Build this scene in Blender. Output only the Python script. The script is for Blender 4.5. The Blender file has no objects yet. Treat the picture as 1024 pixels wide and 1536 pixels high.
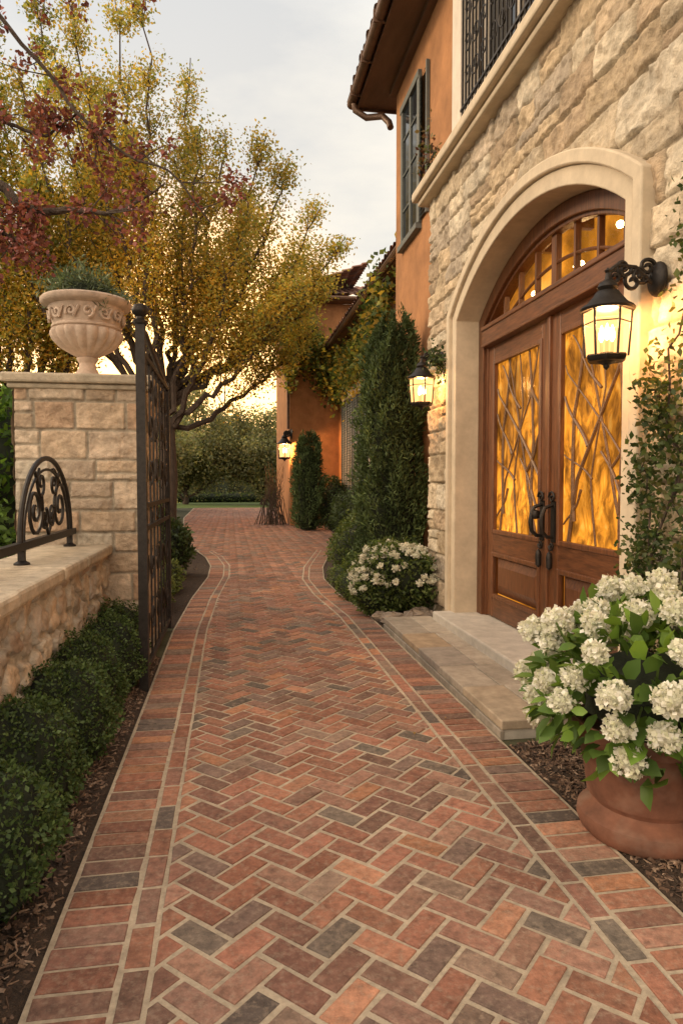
import bpy, math, random
import numpy as np
from mathutils import Vector
random.seed(7); RNG=np.random.default_rng(7)
scene=bpy.context.scene
R=math.radians
# ------------------------------------------------------------------ helpers
def link(ob,parent=None):
    scene.collection.objects.link(ob)
    if parent is not None: ob.parent=parent
    return ob
def root(name):
    e=bpy.data.objects.new(name,None); e.empty_display_size=.2
    return link(e)
class MB:
    def __init__(s): s.v=[];s.f=[];s.c=[];s.n=0
    def add(s,V,F,col=(1,1,1)):
        V=np.asarray(V,float).reshape(-1,3)
        s.v.append(V)
        for f in F: s.f.append(tuple(int(i)+s.n for i in f))
        c=np.asarray(col,float)
        if c.ndim==1: c=np.tile(c,(len(V),1))
        s.c.append(c); s.n+=len(V)
    def box(s,x0,x1,y0,y1,z0,z1,col=(1,1,1)):
        V=[(x0,y0,z0),(x1,y0,z0),(x1,y1,z0),(x0,y1,z0),(x0,y0,z1),(x1,y0,z1),(x1,y1,z1),(x0,y1,z1)]
        s.add(V,[(0,3,2,1),(4,5,6,7),(0,1,5,4),(1,2,6,5),(2,3,7,6),(3,0,4,7)],col)
    def tube(s,pts,r,sides=8,col=(1,1,1),cap=True):
        pts=np.asarray(pts,float); n=len(pts)
        rr=np.full(n,r,float) if np.isscalar(r) else np.asarray(r,float)
        T=np.gradient(pts,axis=0); T/= (np.linalg.norm(T,axis=1,keepdims=True)+1e-9)
        up=np.array([0,0,1.]) if abs(T[0][2])<.9 else np.array([1.,0,0])
        A=np.cross(T[0],up); A/=np.linalg.norm(A)
        V=[]
        for i in range(n):
            A=A-T[i]*A.dot(T[i]); A/=np.linalg.norm(A)+1e-9
            B=np.cross(T[i],A)
            for k in range(sides):
                a=2*math.pi*k/sides
                V.append(pts[i]+rr[i]*(math.cos(a)*A+math.sin(a)*B))
        F=[]
        for i in range(n-1):
            for k in range(sides):
                k2=(k+1)%sides
                F.append((i*sides+k,i*sides+k2,(i+1)*sides+k2,(i+1)*sides+k))
        if cap:
            F.append(tuple(range(sides))[::-1]); F.append(tuple((n-1)*sides+k for k in range(sides)))
        s.add(V,F,col)
    def lathe(s,prof,cx,cy,cz,seg=32,col=(1,1,1),wob=None,sc=1):
        V=[];F=[]
        for i,(r,z) in enumerate(prof):
            for k in range(seg):
                a=2*math.pi*k/seg
                q=r*sc*(1+(wob(a,i) if wob else 0))
                V.append((cx+q*math.cos(a),cy+q*math.sin(a),cz+z*sc))
        for i in range(len(prof)-1):
            for k in range(seg):
                k2=(k+1)%seg
                F.append((i*seg+k,i*seg+k2,(i+1)*seg+k2,(i+1)*seg+k))
        F.append(tuple(range(seg))[::-1]); F.append(tuple((len(prof)-1)*seg+k for k in range(seg)))
        s.add(V,F,col)
    def build(s,name,mat,parent=None,smooth=False,bevel=0):
        me=bpy.data.meshes.new(name)
        V=np.concatenate(s.v); me.from_pydata(V.tolist(),[],s.f)
        C=np.concatenate(s.c); C=np.hstack([C,np.ones((len(C),1))])
        ca=me.color_attributes.new("Col",'FLOAT_COLOR','POINT'); ca.data.foreach_set('color',C.ravel())
        me.materials.append(mat)
        if smooth:
            me.shade_smooth(); me.set_sharp_from_angle(angle=R(40))
        ob=bpy.data.objects.new(name,me); link(ob,parent)
        if bevel:
            m=ob.modifiers.new('b','BEVEL'); m.width=bevel; m.segments=2; m.limit_method='ANGLE'
        return ob
def npmesh(name,V,F,C,mat,parent=None,smooth=False):
    me=bpy.data.meshes.new(name); k=F.shape[1]
    me.vertices.add(len(V)); me.vertices.foreach_set('co',V.astype(np.float32).ravel())
    me.loops.add(F.size); me.loops.foreach_set('vertex_index',F.astype(np.int32).ravel())
    me.polygons.add(len(F)); me.polygons.foreach_set('loop_start',np.arange(0,F.size,k,dtype=np.int32))
    me.update(calc_edges=True); me.validate()
    C=np.hstack([C,np.ones((len(C),1))])
    ca=me.color_attributes.new("Col",'FLOAT_COLOR','POINT'); ca.data.foreach_set('color',C.astype(np.float32).ravel())
    me.materials.append(mat)
    if smooth: me.shade_smooth()
    return link(bpy.data.objects.new(name,me),parent)
_ng={}
def vnoise(x,y,s,seed=0):
    if seed not in _ng: _ng[seed]=np.random.default_rng(seed+100).random((64,64))
    g=_ng[seed]; x=x*s;y=y*s
    xi=np.floor(x).astype(int);yi=np.floor(y).astype(int);fx=x-xi;fy=y-yi
    fx=fx*fx*(3-2*fx);fy=fy*fy*(3-2*fy)
    a=g[xi%64,yi%64];b=g[(xi+1)%64,yi%64];c=g[xi%64,(yi+1)%64];d=g[(xi+1)%64,(yi+1)%64]
    return (a*(1-fx)+b*fx)*(1-fy)+(c*(1-fx)+d*fx)*fy
# ------------------------------------------------------------------ materials
def newmat(name):
    m=bpy.data.materials.new(name); m.use_nodes=True
    nt=m.node_tree; return m,nt,nt.nodes['Principled BSDF'],nt.nodes['Material Output']
def mat(name,base=(.5,.5,.5),attr=False,rough=.8,ns=8,na=.35,bump=.3,bs=60,bdist=.004,metal=0,stretch=(1,1,1),coat=0,dirt=0,hue=None):
    m,nt,p,o=newmat(name); N=nt.nodes; L=nt.links
    tc=N.new('ShaderNodeTexCoord'); mp=N.new('ShaderNodeMapping'); mp.inputs['Scale'].default_value=stretch
    L.new(tc.outputs['Object'],mp.inputs[0])
    n1=N.new('ShaderNodeTexNoise'); n1.inputs['Scale'].default_value=ns; n1.inputs['Detail'].default_value=4; n1.inputs['Roughness'].default_value=.7
    L.new(mp.outputs[0],n1.inputs[0])
    mr=N.new('ShaderNodeMapRange'); mr.inputs[1].default_value=.30; mr.inputs[2].default_value=.70
    mr.inputs[3].default_value=1-na; mr.inputs[4].default_value=1+na*.7
    L.new(n1.outputs[0],mr.inputs[0])
    mul=N.new('ShaderNodeVectorMath'); mul.operation='SCALE'
    if attr:
        a=N.new('ShaderNodeAttribute'); a.attribute_name='Col'; L.new(a.outputs['Color'],mul.inputs[0])
    else: mul.inputs[0].default_value=base
    L.new(mr.outputs[0],mul.inputs['Scale'])
    src=mul.outputs[0]
    if dirt:
        n3=N.new('ShaderNodeTexNoise'); n3.inputs['Scale'].default_value=1.3; n3.inputs['Detail'].default_value=4
        L.new(tc.outputs['Object'],n3.inputs[0])
        r3=N.new('ShaderNodeMapRange'); r3.inputs[1].default_value=.35; r3.inputs[2].default_value=.7; r3.inputs[3].default_value=1; r3.inputs[4].default_value=1-dirt
        L.new(n3.outputs[0],r3.inputs[0]); m3=N.new('ShaderNodeVectorMath'); m3.operation='SCALE'
        L.new(src,m3.inputs[0]); L.new(r3.outputs[0],m3.inputs['Scale']); src=m3.outputs[0]
    if hue:
        n4=N.new('ShaderNodeTexNoise'); n4.inputs['Scale'].default_value=hue[1]; n4.inputs['Detail'].default_value=3; n4.inputs['Roughness'].default_value=.7; L.new(tc.outputs['Object'],n4.inputs[0])
        r4=N.new('ShaderNodeMapRange'); r4.inputs[1].default_value=.50; r4.inputs[2].default_value=.72; r4.inputs[3].default_value=0; r4.inputs[4].default_value=hue[2]; L.new(n4.outputs[0],r4.inputs[0])
        mh=N.new('ShaderNodeMixRGB'); mh.inputs[2].default_value=(*hue[0],1); L.new(r4.outputs[0],mh.inputs[0]); L.new(src,mh.inputs[1]); src=mh.outputs[0]
    L.new(src,p.inputs['Base Color'])
    p.inputs['Roughness'].default_value=rough; p.inputs['Metallic'].default_value=metal
    if coat: p.inputs['Coat Weight'].default_value=coat; p.inputs['Coat Roughness'].default_value=.25
    n2=N.new('ShaderNodeTexNoise'); n2.inputs['Scale'].default_value=bs; n2.inputs['Detail'].default_value=3; n2.inputs['Roughness'].default_value=.7
    L.new(mp.outputs[0],n2.inputs[0])
    b=N.new('ShaderNodeBump'); b.inputs['Strength'].default_value=bump; b.inputs['Distance'].default_value=bdist*5
    L.new(n2.outputs[0],b.inputs['Height']); L.new(b.outputs[0],p.inputs['Normal'])
    return m
def leafmat(name,tr=.35,rough=.5):
    m,nt,p,o=newmat(name); N=nt.nodes; L=nt.links
    a=N.new('ShaderNodeAttribute'); a.attribute_name='Col'
    L.new(a.outputs['Color'],p.inputs['Base Color']); p.inputs['Roughness'].default_value=rough
    p.inputs['Specular IOR Level'].default_value=.3
    t=N.new('ShaderNodeBsdfTranslucent'); mul=N.new('ShaderNodeVectorMath'); mul.operation='MULTIPLY'; mul.inputs[1].default_value=(1.5,1.4,.7) if 'petal' not in name else (1,1,.95)
    L.new(a.outputs['Color'],mul.inputs[0]); L.new(mul.outputs[0],t.inputs[0])
    mx=N.new('ShaderNodeMixShader'); mx.inputs[0].default_value=tr
    L.new(p.outputs[0],mx.inputs[1]); L.new(t.outputs[0],mx.inputs[2]); L.new(mx.outputs[0],o.inputs[0])
    return m
def emis(name,col,st,mixt=0):
    m,nt,p,o=newmat(name); N=nt.nodes; L=nt.links
    e=N.new('ShaderNodeEmission'); e.inputs[0].default_value=(*col,1); e.inputs[1].default_value=st
    if mixt:
        t=N.new('ShaderNodeBsdfTransparent'); mx=N.new('ShaderNodeMixShader'); mx.inputs[0].default_value=1-mixt
        L.new(t.outputs[0],mx.inputs[1]); L.new(e.outputs[0],mx.inputs[2]); L.new(mx.outputs[0],o.inputs[0])
    else: L.new(e.outputs[0],o.inputs[0])
    return m
M_brick=mat('brick',attr=True,rough=.82,ns=26,na=.45,bump=.7,bs=150,bdist=.0008,dirt=.25,hue=((.40,.31,.23),38,.4))
M_mortar=mat('mortar',(.47,.39,.29),rough=.95,ns=30,na=.28,bump=.5,bs=200,bdist=.0006,dirt=.35)
M_stone=mat('stone',attr=True,rough=.9,ns=14,na=.34,bump=.9,bs=42,bdist=.003,dirt=.15,hue=((.38,.28,.18),9,.4))
M_cast=mat('cast_stone',(.58,.48,.35),rough=.85,ns=6,na=.16,bump=.3,bs=120,bdist=.0006,dirt=.14)
M_cap=mat('cap_stone',(.56,.47,.35),rough=.9,ns=10,na=.3,bump=.7,bs=50,bdist=.002,dirt=.28)
M_sill=mat('limestone_sill',(.58,.53,.46),rough=.8,ns=9,na=.2,bump=.4,bs=60,bdist=.001,dirt=.2)
M_flag=mat('flagstone',attr=True,rough=.75,ns=10,na=.3,bump=.5,bs=50,bdist=.001,dirt=.2)
M_stucco=mat('stucco_orange',(.44,.205,.085),rough=.95,ns=3,na=.24,bump=.5,bs=90,bdist=.0012,dirt=.28)
M_wood=mat('door_wood',(.145,.054,.020),rough=.45,ns=9,na=.6,bump=.2,bs=60,bdist=.0005,stretch=(6,6,.5),coat=.12)
M_woodh=mat('door_wood_cross',(.135,.05,.019),rough=.45,ns=9,na=.6,bump=.2,bs=60,bdist=.0005,stretch=(6,.6,6),coat=.12)
M_soffit=mat('soffit_wood',(.15,.085,.05),rough=.6,ns=5,na=.3,stretch=(1,.2,6))
M_iron=mat('wrought_iron',(.03,.025,.022),rough=.5,ns=30,na=.4,bump=.2,bs=90,bdist=.0006,metal=.6)
M_bronze=mat('gutter_bronze',(.14,.08,.05),rough=.45,ns=6,na=.3,metal=.4)
M_tile=mat('roof_tile',attr=True,rough=.85,ns=6,na=.35,bs=30)
M_terra=mat('terracotta',(.22,.092,.055),rough=.75,ns=7,na=.4,bump=.3,bs=60,bdist=.0008,dirt=.4,hue=((.30,.22,.17),6,.35))
M_urn=mat('urn_stone',(.60,.46,.36),rough=.85,ns=9,na=.28,bump=.3,bs=80,bdist=.001,dirt=.25)
M_white=mat('painted_trim',(.66,.58,.48),rough=.6,ns=6,na=.12)
M_shut=mat('shutter_paint',(.12,.13,.12),rough=.6,ns=10,na=.2)
M_soil=mat('soil_mulch',(.06,.038,.025),rough=1,ns=25,na=.6,bump=1,bs=70,bdist=.006)
M_chip=mat('bark_chip',attr=True,rough=.95,ns=40,na=.4)
M_ground=mat('ground_earth',(.06,.06,.03),rough=1,ns=2,na=.5,bump=.6,bs=20,bdist=.01)
M_grass=mat('grass',(.10,.15,.03),rough=.9,ns=20,na=.5,bump=1,bs=60,bdist=.01)
M_bark=mat('bark',(.075,.052,.038),rough=.95,ns=14,na=.5,bump=.9,bs=30,bdist=.008,stretch=(1,1,.3))
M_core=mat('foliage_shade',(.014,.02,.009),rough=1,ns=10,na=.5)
M_coreo=mat('foliage_shade_olive',(.06,.065,.035),rough=1,ns=3,na=.6)
M_tracery=mat('tracery_wood',(.16,.085,.04),rough=.45,ns=20)
M_leaf=leafmat('leaf',.3); M_leafg=leafmat('leaf_golden',.5); M_petal=leafmat('petal',.35,.7)
M_needle=leafmat('needle',.15,.7)
M_flcore=mat('flower_core',(.66,.65,.50),rough=.9,ns=60,na=.3,bump=1,bs=120,bdist=.003)
M_lampglass=emis('lantern_glass',(1,.50,.16),3.0,.5)
M_flame=emis('bulb_glow',(1,.62,.26),30)
m,nt,p,o=newmat('dark_window_glass'); p.inputs['Base Color'].default_value=(.02,.025,.03,1); p.inputs['Roughness'].default_value=.08; M_glass=m
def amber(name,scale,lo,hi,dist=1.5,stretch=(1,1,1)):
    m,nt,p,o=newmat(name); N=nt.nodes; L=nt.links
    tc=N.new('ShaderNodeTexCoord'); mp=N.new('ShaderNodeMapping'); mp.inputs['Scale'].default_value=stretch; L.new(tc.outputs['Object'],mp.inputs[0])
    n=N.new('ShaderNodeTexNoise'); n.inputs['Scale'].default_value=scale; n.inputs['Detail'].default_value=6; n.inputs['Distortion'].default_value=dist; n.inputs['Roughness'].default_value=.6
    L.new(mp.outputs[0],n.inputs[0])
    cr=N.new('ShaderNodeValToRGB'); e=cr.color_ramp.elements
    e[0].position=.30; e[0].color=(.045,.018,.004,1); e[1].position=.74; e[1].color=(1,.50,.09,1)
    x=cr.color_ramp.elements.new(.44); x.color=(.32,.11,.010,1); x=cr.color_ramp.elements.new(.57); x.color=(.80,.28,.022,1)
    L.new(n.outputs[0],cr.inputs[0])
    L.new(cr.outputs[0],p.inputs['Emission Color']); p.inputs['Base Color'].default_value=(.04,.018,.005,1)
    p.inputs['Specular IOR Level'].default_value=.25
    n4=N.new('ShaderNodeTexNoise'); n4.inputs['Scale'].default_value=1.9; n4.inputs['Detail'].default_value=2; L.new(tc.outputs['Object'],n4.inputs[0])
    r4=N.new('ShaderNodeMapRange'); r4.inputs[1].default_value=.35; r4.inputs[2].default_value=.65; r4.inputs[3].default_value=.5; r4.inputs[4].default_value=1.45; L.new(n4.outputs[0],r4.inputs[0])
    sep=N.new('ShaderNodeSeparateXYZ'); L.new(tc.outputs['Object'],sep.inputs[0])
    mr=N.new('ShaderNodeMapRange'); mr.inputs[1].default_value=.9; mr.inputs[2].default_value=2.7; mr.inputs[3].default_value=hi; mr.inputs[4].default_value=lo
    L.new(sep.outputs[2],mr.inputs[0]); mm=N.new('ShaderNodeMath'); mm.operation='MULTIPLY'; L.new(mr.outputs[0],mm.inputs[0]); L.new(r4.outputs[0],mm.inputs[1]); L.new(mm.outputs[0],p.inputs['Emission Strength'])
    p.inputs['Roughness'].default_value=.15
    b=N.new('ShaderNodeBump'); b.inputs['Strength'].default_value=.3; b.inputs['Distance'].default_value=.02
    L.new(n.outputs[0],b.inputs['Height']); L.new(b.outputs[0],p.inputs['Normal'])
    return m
M_amber=amber('amber_art_glass',6,1.0,1.7,1.0,(1,1.2,.6))  # light of the room behind is put into the glass as emission
M_room=amber('emissive_room_wall',1.5,1.1,1.1,.3)  # wall glows by itself, room light painted in as amber emission
m,nt,p,o=newmat('clear_glass'); g_=nt.nodes.new('ShaderNodeBsdfGlossy'); g_.inputs['Roughness'].default_value=.04; t_=nt.nodes.new('ShaderNodeBsdfTransparent'); x_=nt.nodes.new('ShaderNodeMixShader'); x_.inputs[0].default_value=.14
nt.links.new(t_.outputs[0],x_.inputs[1]); nt.links.new(g_.outputs[0],x_.inputs[2]); nt.links.new(x_.outputs[0],o.inputs[0]); M_clear=m
# ------------------------------------------------------------------ foliage
def palcol(n,pal,jit=.25):
    pal=np.array(pal); c=pal[RNG.integers(0,len(pal),n)]
    return np.clip(c*(1+RNG.uniform(-jit,jit,(n,1))),0,1)
def unit(v): return v/(np.linalg.norm(v,axis=-1,keepdims=True)+1e-9)
def leafquads(P,out,size,asp,col,bias=.6,droop=0):
    n=len(P); a=unit(RNG.normal(size=(n,3))+out*bias*.6+np.array([0,0,-droop]))
    nn=unit(RNG.normal(size=(n,3))+out*bias)
    b=unit(np.cross(nn,a)); s=(size*RNG.uniform(.6,1.35,n))[:,None]
    up=unit(np.cross(a,b))
    V=np.stack([P,P+a*s*.5+b*s*asp*.5+up*s*.08,P+a*s,P+a*s*.5-b*s*asp*.5+up*s*.08],1).reshape(-1,3)
    F=np.arange(4*n).reshape(-1,4); C=np.repeat(col,4,0)
    return V,F,C
def shell(n,c,rad,rmin=.7,lump=.22,seed=0,flat=0):
    d=unit(RNG.normal(size=(n,3)))
    th=np.arctan2(d[:,1],d[:,0]); 
    l=1+lump*(vnoise(th*1.5+10,d[:,2]*2.2+5,1.3,seed)-.5)*2+lump*.5*(vnoise(th*4+10,d[:,2]*5+5,1.3,seed+1)-.5)*2
    r=(rmin+(1-rmin)*RNG.random(n)**.6)*l
    return c+d*r[:,None]*np.array(rad),d,r
def blob(mb,c,rad,k=.8,col=(1,1,1)):
    seg=16; prof=[(math.sin(math.pi*i/9)*1+.001,-math.cos(math.pi*i/9)) for i in range(10)]
    V=[];F=[]
    for i,(r,z) in enumerate(prof):
        for j in range(seg):
            a=2*math.pi*j/seg; q=k*(1+.08*math.sin(3*a+i)+.06*math.sin(5*a-2*i))
            V.append((c[0]+rad[0]*q*r*math.cos(a),c[1]+rad[1]*q*r*math.sin(a),c[2]+rad[2]*q*z))
    for i in range(9):
        for j in range(seg):
            F.append((i*seg+j,i*seg+(j+1)%seg,(i+1)*seg+(j+1)%seg,(i+1)*seg+j))
    mb.add(V,F,col)
G_box=[(.06,.10,.028),(.08,.125,.038),(.04,.07,.022),(.10,.15,.05)]
G_mid=[(.07,.11,.028),(.11,.15,.04),(.05,.08,.022),(.14,.18,.055)]
G_dark=[(.035,.055,.02),(.05,.075,.026),(.065,.095,.034)]
G_olive=[(.20,.22,.12),(.26,.26,.14),(.15,.165,.085),(.30,.26,.12)]
G_gold=[(.42,.33,.07),(.34,.31,.075),(.27,.28,.07),(.50,.35,.07),(.21,.245,.07),(.38,.27,.06)]
def shrub(name,blobs,n,size,pal,asp=.5,m=None,lump=.22,rmin=.72,core=.78,jit=.3,droop=0,cm=None):
    r=root(name); VV=[];FF=[];CC=[];off=0; mb=MB()
    tot=sum(b[3]*b[5] for b in blobs)
    for b in blobs:
        c=np.array(b[:3]); rad=np.array([b[3],b[4],b[5]]); k=int(n*b[3]*b[5]/tot)
        P,d,rr=shell(k,c,rad,rmin,lump,seed=int(RNG.integers(0,50)))
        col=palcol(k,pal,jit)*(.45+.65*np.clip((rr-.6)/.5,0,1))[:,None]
        V,F,C=leafquads(P,d,size,asp,col,droop=droop)
        VV.append(V);FF.append(F+off);CC.append(C);off+=len(V)
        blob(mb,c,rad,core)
    V=np.concatenate(VV); V[:,2]=np.maximum(V[:,2],.01)
    npmesh('leaves',V,np.concatenate(FF),np.concatenate(CC),m or M_leaf,r)
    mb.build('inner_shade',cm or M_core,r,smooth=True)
    return r
def broadleaves(mb,P,out,size,pal,asp=.62,upb=.3):
    for i in range(len(P)):
        a=unit(out[i]+RNG.normal(size=3)*.45); nrm=unit(RNG.normal(size=3)*.5+np.array([0,0,1.])*.9+out[i]*.5)
        b=unit(np.cross(nrm,a)); u=unit(np.cross(a,b)); s=size*RNG.uniform(.65,1.3); w=s*asp*.5; p=P[i]
        def q(t,x,z): return p+a*s*t+b*w*x+u*s*z
        V=[q(0,0,0),q(.28,.85,.07),q(.28,0,0),q(.28,-.85,.07),q(.65,.85,.04),q(.65,0,-.02),q(.65,-.85,.04),q(1,0,-.12)]
        F=[(0,1,2),(0,2,3),(1,4,5,2),(2,5,6,3),(4,7,5),(5,7,6)]
        c=np.array(pal[int(RNG.integers(0,len(pal)))])*RNG.uniform(.7,1.3)
        mb.add(V,F,c)
# ------------------------------------------------------------------ heightfield stone
def courses(h,lo,hi):
    z=[0]
    while z[-1]<h: z.append(z[-1]+random.uniform(lo,hi))
    return np.array(z)
def panel(name,org,eu,ev,en,w,h,res,kind,pal,parent,depth=.03,lo=.16,hi=.3,bl=.25,bh=.65,joint=.012,mask=None,mortar=(.42,.36,.28),split=.3,cell=.3,warp=.02,seed=1,mat_=None,rnd=.03,rough_=1.0):
    nu=int(w/res)+1; nv=int(h/res)+1
    U,V=np.meshgrid(np.linspace(0,w,nu),np.linspace(0,h,nv),indexing='ij')
    Uw=U+warp*(vnoise(U,V,6,seed)-.5)*2+warp*.4*(vnoise(U,V,22,seed+3)-.5)*2; Vw=V+warp*(vnoise(U,V,6,seed+1)-.5)*2*.7+warp*.4*(vnoise(U,V,25,seed+4)-.5)*2
    pal=np.array(pal); rg=np.random.default_rng(seed)
    if kind=='ashlar':
        random.seed(seed); cz=courses(h+.3,lo,hi)-.05
        ci=np.clip(np.searchsorted(cz,Vw)-1,0,len(cz)-2)
        D=np.zeros_like(U); ID=np.zeros(U.shape,int)
        for c in range(len(cz)-1):
            mk=ci==c
            if not mk.any(): continue
            bx=[-random.uniform(.1,bh)]
            while bx[-1]<w+.2: bx.append(bx[-1]+random.uniform(bl,bh))
            bx=np.array(bx); u=Uw[mk]; v=Vw[mk]; bi=np.clip(np.searchsorted(bx,u)-1,0,len(bx)-2)
            sp=rg.random(len(bx))<split; sv=cz[c]+(cz[c+1]-cz[c])*rg.uniform(.35,.65,len(bx))
            v0=np.full(u.shape,cz[c]); v1=np.full(u.shape,cz[c+1])
            upm=sp[bi]&(v>sv[bi]); lom=sp[bi]&(v<=sv[bi])
            v0[upm]=sv[bi][upm]; v1[lom]=sv[bi][lom]
            d=np.minimum(np.minimum(u-bx[bi],bx[bi+1]-u),np.minimum(v-v0,v1-v))
            D[mk]=d; ID[mk]=c*1000+bi*2+upm
    else:
        gx=int(w/cell)+3; gy=int(h/cell*1.0)+3
        S=[((i-1+rg.uniform(.1,.9))*cell,(j-1+rg.uniform(.1,.9))*cell) for i in range(gx) for j in range(gy)]
        S=np.array(S); uu=Uw.ravel(); vv=Vw.ravel()
        dd=np.maximum(np.abs(uu[:,None]-S[:,0])*1.0,0)**2.6+(np.abs(vv[:,None]-S[:,1])*.8)**2.6
        dd=dd**(1/2.6); idx=np.argpartition(dd,1,axis=1)[:,:2]
        d0=np.take_along_axis(dd,idx,1); o_=np.argsort(d0,1); d0=np.take_along_axis(d0,o_,1); idx=np.take_along_axis(idx,o_,1)
        D=((d0[:,1]-d0[:,0])*.5).reshape(U.shape); ID=idx[:,0].reshape(U.shape)
    hh=(ID*7919+seed*31)%997; r1=np.random.default_rng(seed+5).random(1000)[hh]; r2=np.random.default_rng(seed+6).random(1000)[hh]; r3=np.random.default_rng(seed+9).random(1000)[hh]
    t=np.clip((D-joint*.5)/rnd,0,1); t=t*(2-t)
    fac=(vnoise(U+r1*9,V+r2*9,7,seed+7)-.5)*.9+(vnoise(U+r1*5,V,19,seed+8)-.5)*.6+(vnoise(U,V,45,seed+2)-.5)*.35
    H=depth*t*(.55+.5*r2+fac*.6*rough_)
    col=pal[(r3*len(pal)).astype(int)%len(pal)]*(.82+.36*r1)[...,None]
    col=col*(.86+.3*vnoise(U,V,9,seed+2))[...,None]
    mm=np.clip((D-joint*.5)/(joint*.5),0,1)[...,None]
    col=col*mm+np.array(mortar)*(1-mm)
    org,eu,ev,en=[np.array(a,float) for a in (org,eu,ev,en)]
    X=org+U[...,None]*eu+V[...,None]*ev+H[...,None]*en
    idx=np.arange(nu*nv).reshape(nu,nv)
    F=np.stack([idx[:-1,:-1],idx[1:,:-1],idx[1:,1:],idx[:-1,1:]],-1).reshape(-1,4)
    if np.dot(np.cross(eu,ev),en)<0: F=F[:,::-1]
    if mask is not None:
        cu=(U[:-1,:-1]+res/2).ravel(); cv=(V[:-1,:-1]+res/2).ravel(); F=F[~mask(cu,cv)]
    return npmesh(name,X.reshape(-1,3),F,col.reshape(-1,3),mat_ or M_stone,parent,smooth=True)
# ------------------------------------------------------------------ ground and path
mb=MB(); mb.add([(-300,-60,0),(300,-60,0),(300,500,0),(-300,500,0)],[(0,1,2,3)]); mb.build('ground',M_ground)
def Lx(y): return np.interp(y,[0,7,9,11,12.5,14,17,22,30,42],[-.575,-.575,-.50,-.36,-.36,-.5,-1.05,-1.5,-2.0,-2.2])
def Rx(y): return np.interp(y,[0,7.5,9,10.5,12,15,20,25,42],[1.52,1.52,1.42,1.42,1.6,2.2,3.0,3.3,4.2])
def clip(poly,nx,ny,d):
    out=[]
    for i in range(len(poly)):
        a=poly[i];b=poly[(i+1)%len(poly)]
        da=nx*a[0]+ny*a[1]-d; db=nx*b[0]+ny*b[1]-d
        if da<=0: out.append(a)
        if (da<0<db) or (db<0<da):
            t=da/(da-db); out.append((a[0]+t*(b[0]-a[0]),a[1]+t*(b[1]-a[1])))
    return out
PAL=[(.36,.165,.105),(.30,.13,.085),(.26,.125,.09),(.42,.205,.125),(.33,.175,.125),(.25,.14,.105),(.38,.175,.11),(.31,.13,.08),(.28,.14,.10),(.33,.15,.095),(.40,.185,.10),(.34,.15,.10),(.26,.175,.13),(.31,.17,.12),(.20,.11,.08),(.23,.15,.12)]
DARK=[(.16,.125,.10),(.19,.155,.125),(.13,.10,.085)]
path=root('brick_path'); bk=MB(); random.seed(11)
def brick(poly,simple=False):
    ar=0;n=len(poly)
    if n<3: return
    for i in range(n): ar+=poly[i][0]*poly[(i+1)%n][1]-poly[(i+1)%n][0]*poly[i][1]
    if abs(ar)*.5<.0012: return
    if ar<0: poly=poly[::-1]
    cx=sum(p[0] for p in poly)/n; cy=sum(p[1] for p in poly)/n
    c=np.array(random.choice(DARK if random.random()<.06 else PAL))*random.uniform(.74,1.2); z=.021+random.uniform(-.0018,.0018)
    tx=random.uniform(-.014,.014);ty=random.uniform(-.014,.014)
    P=[(p[0]+random.uniform(-.003,.003),p[1]+random.uniform(-.003,.003)) for p in poly]
    def ins(e): 
        r=[]
        for x,y in P:
            dx,dy=cx-x,cy-y; l=math.hypot(dx,dy); r.append((x+dx/l*e,y+dy/l*e))
        return r
    lay=[(P,.008),(P,z-.005)]+([] if simple else [(ins(.003),z-.0015)])+[(ins(.009),z)]
    V=[];F=[]
    for k,(pp,zz) in enumerate(lay):
        for x,y in pp: V.append((x,y,zz+((x-cx)*tx+(y-cy)*ty if k else 0)))
    for k in range(len(lay)-1):
        for i in range(n):
            j=(i+1)%n; F.append((k*n+i,k*n+j,(k+1)*n+j,(k+1)*n+i))
    F.append(tuple((len(lay)-1)*n+i for i in range(n)))
    cc=np.tile(c,(len(V),1)); cc[:2*n]*=.8
    bk.add(V,F,cc)
pitch=.103; g=.0088; c45=math.sqrt(.5)
for a in range(-40,580):
    for b in range(-500,580):
        k=(a-b)%4
        if k not in (0,3): continue
        X=(a-b)*pitch*c45; Y=(a+b)*pitch*c45
        if Y<.6 or Y>42 or X<-3 or X>5: continue
        l=Lx(Y)+.335; r=Rx(Y)-.34
        if Y>15: l=Lx(Y)+.03; r=Rx(Y)
        if X<l-.3 or X>r+.3: continue
        wid,hei=(2,1) if k==0 else (1,2)
        q=[(a*pitch+g,b*pitch+g),((a+wid)*pitch-g,b*pitch+g),((a+wid)*pitch-g,(b+hei)*pitch-g),(a*pitch+g,(b+hei)*pitch-g)]
        poly=[((x-y)*c45,(x+y)*c45) for x,y in q]
        sl=(Lx(Y+.1)-Lx(Y-.1))/.2; sr=(Rx(Y+.1)-Rx(Y-.1))/.2
        poly=clip(poly,-1,sl,-(l-sl*Y))
        if len(poly)>2: poly=clip(poly,1,-sr,r-sr*Y)
        if len(poly)>2: brick(poly,Y>9)
y=.6
while y<15:
    d=.102
    for f,s in ((Lx,1),(Rx,-1)):
        a0,a1=f(y+.008),f(y+d-.008)
        if s>0: brick([(a0+.005,y+.008),(a0+.225,y+.008),(a1+.225,y+d-.008),(a1+.005,y+d-.008)],y>9)
        else: brick([(a0-.225,y+.008),(a0-.005,y+.008),(a1-.005,y+d-.008),(a1-.225,y+d-.008)],y>9)
    y+=d
y=.6
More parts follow.
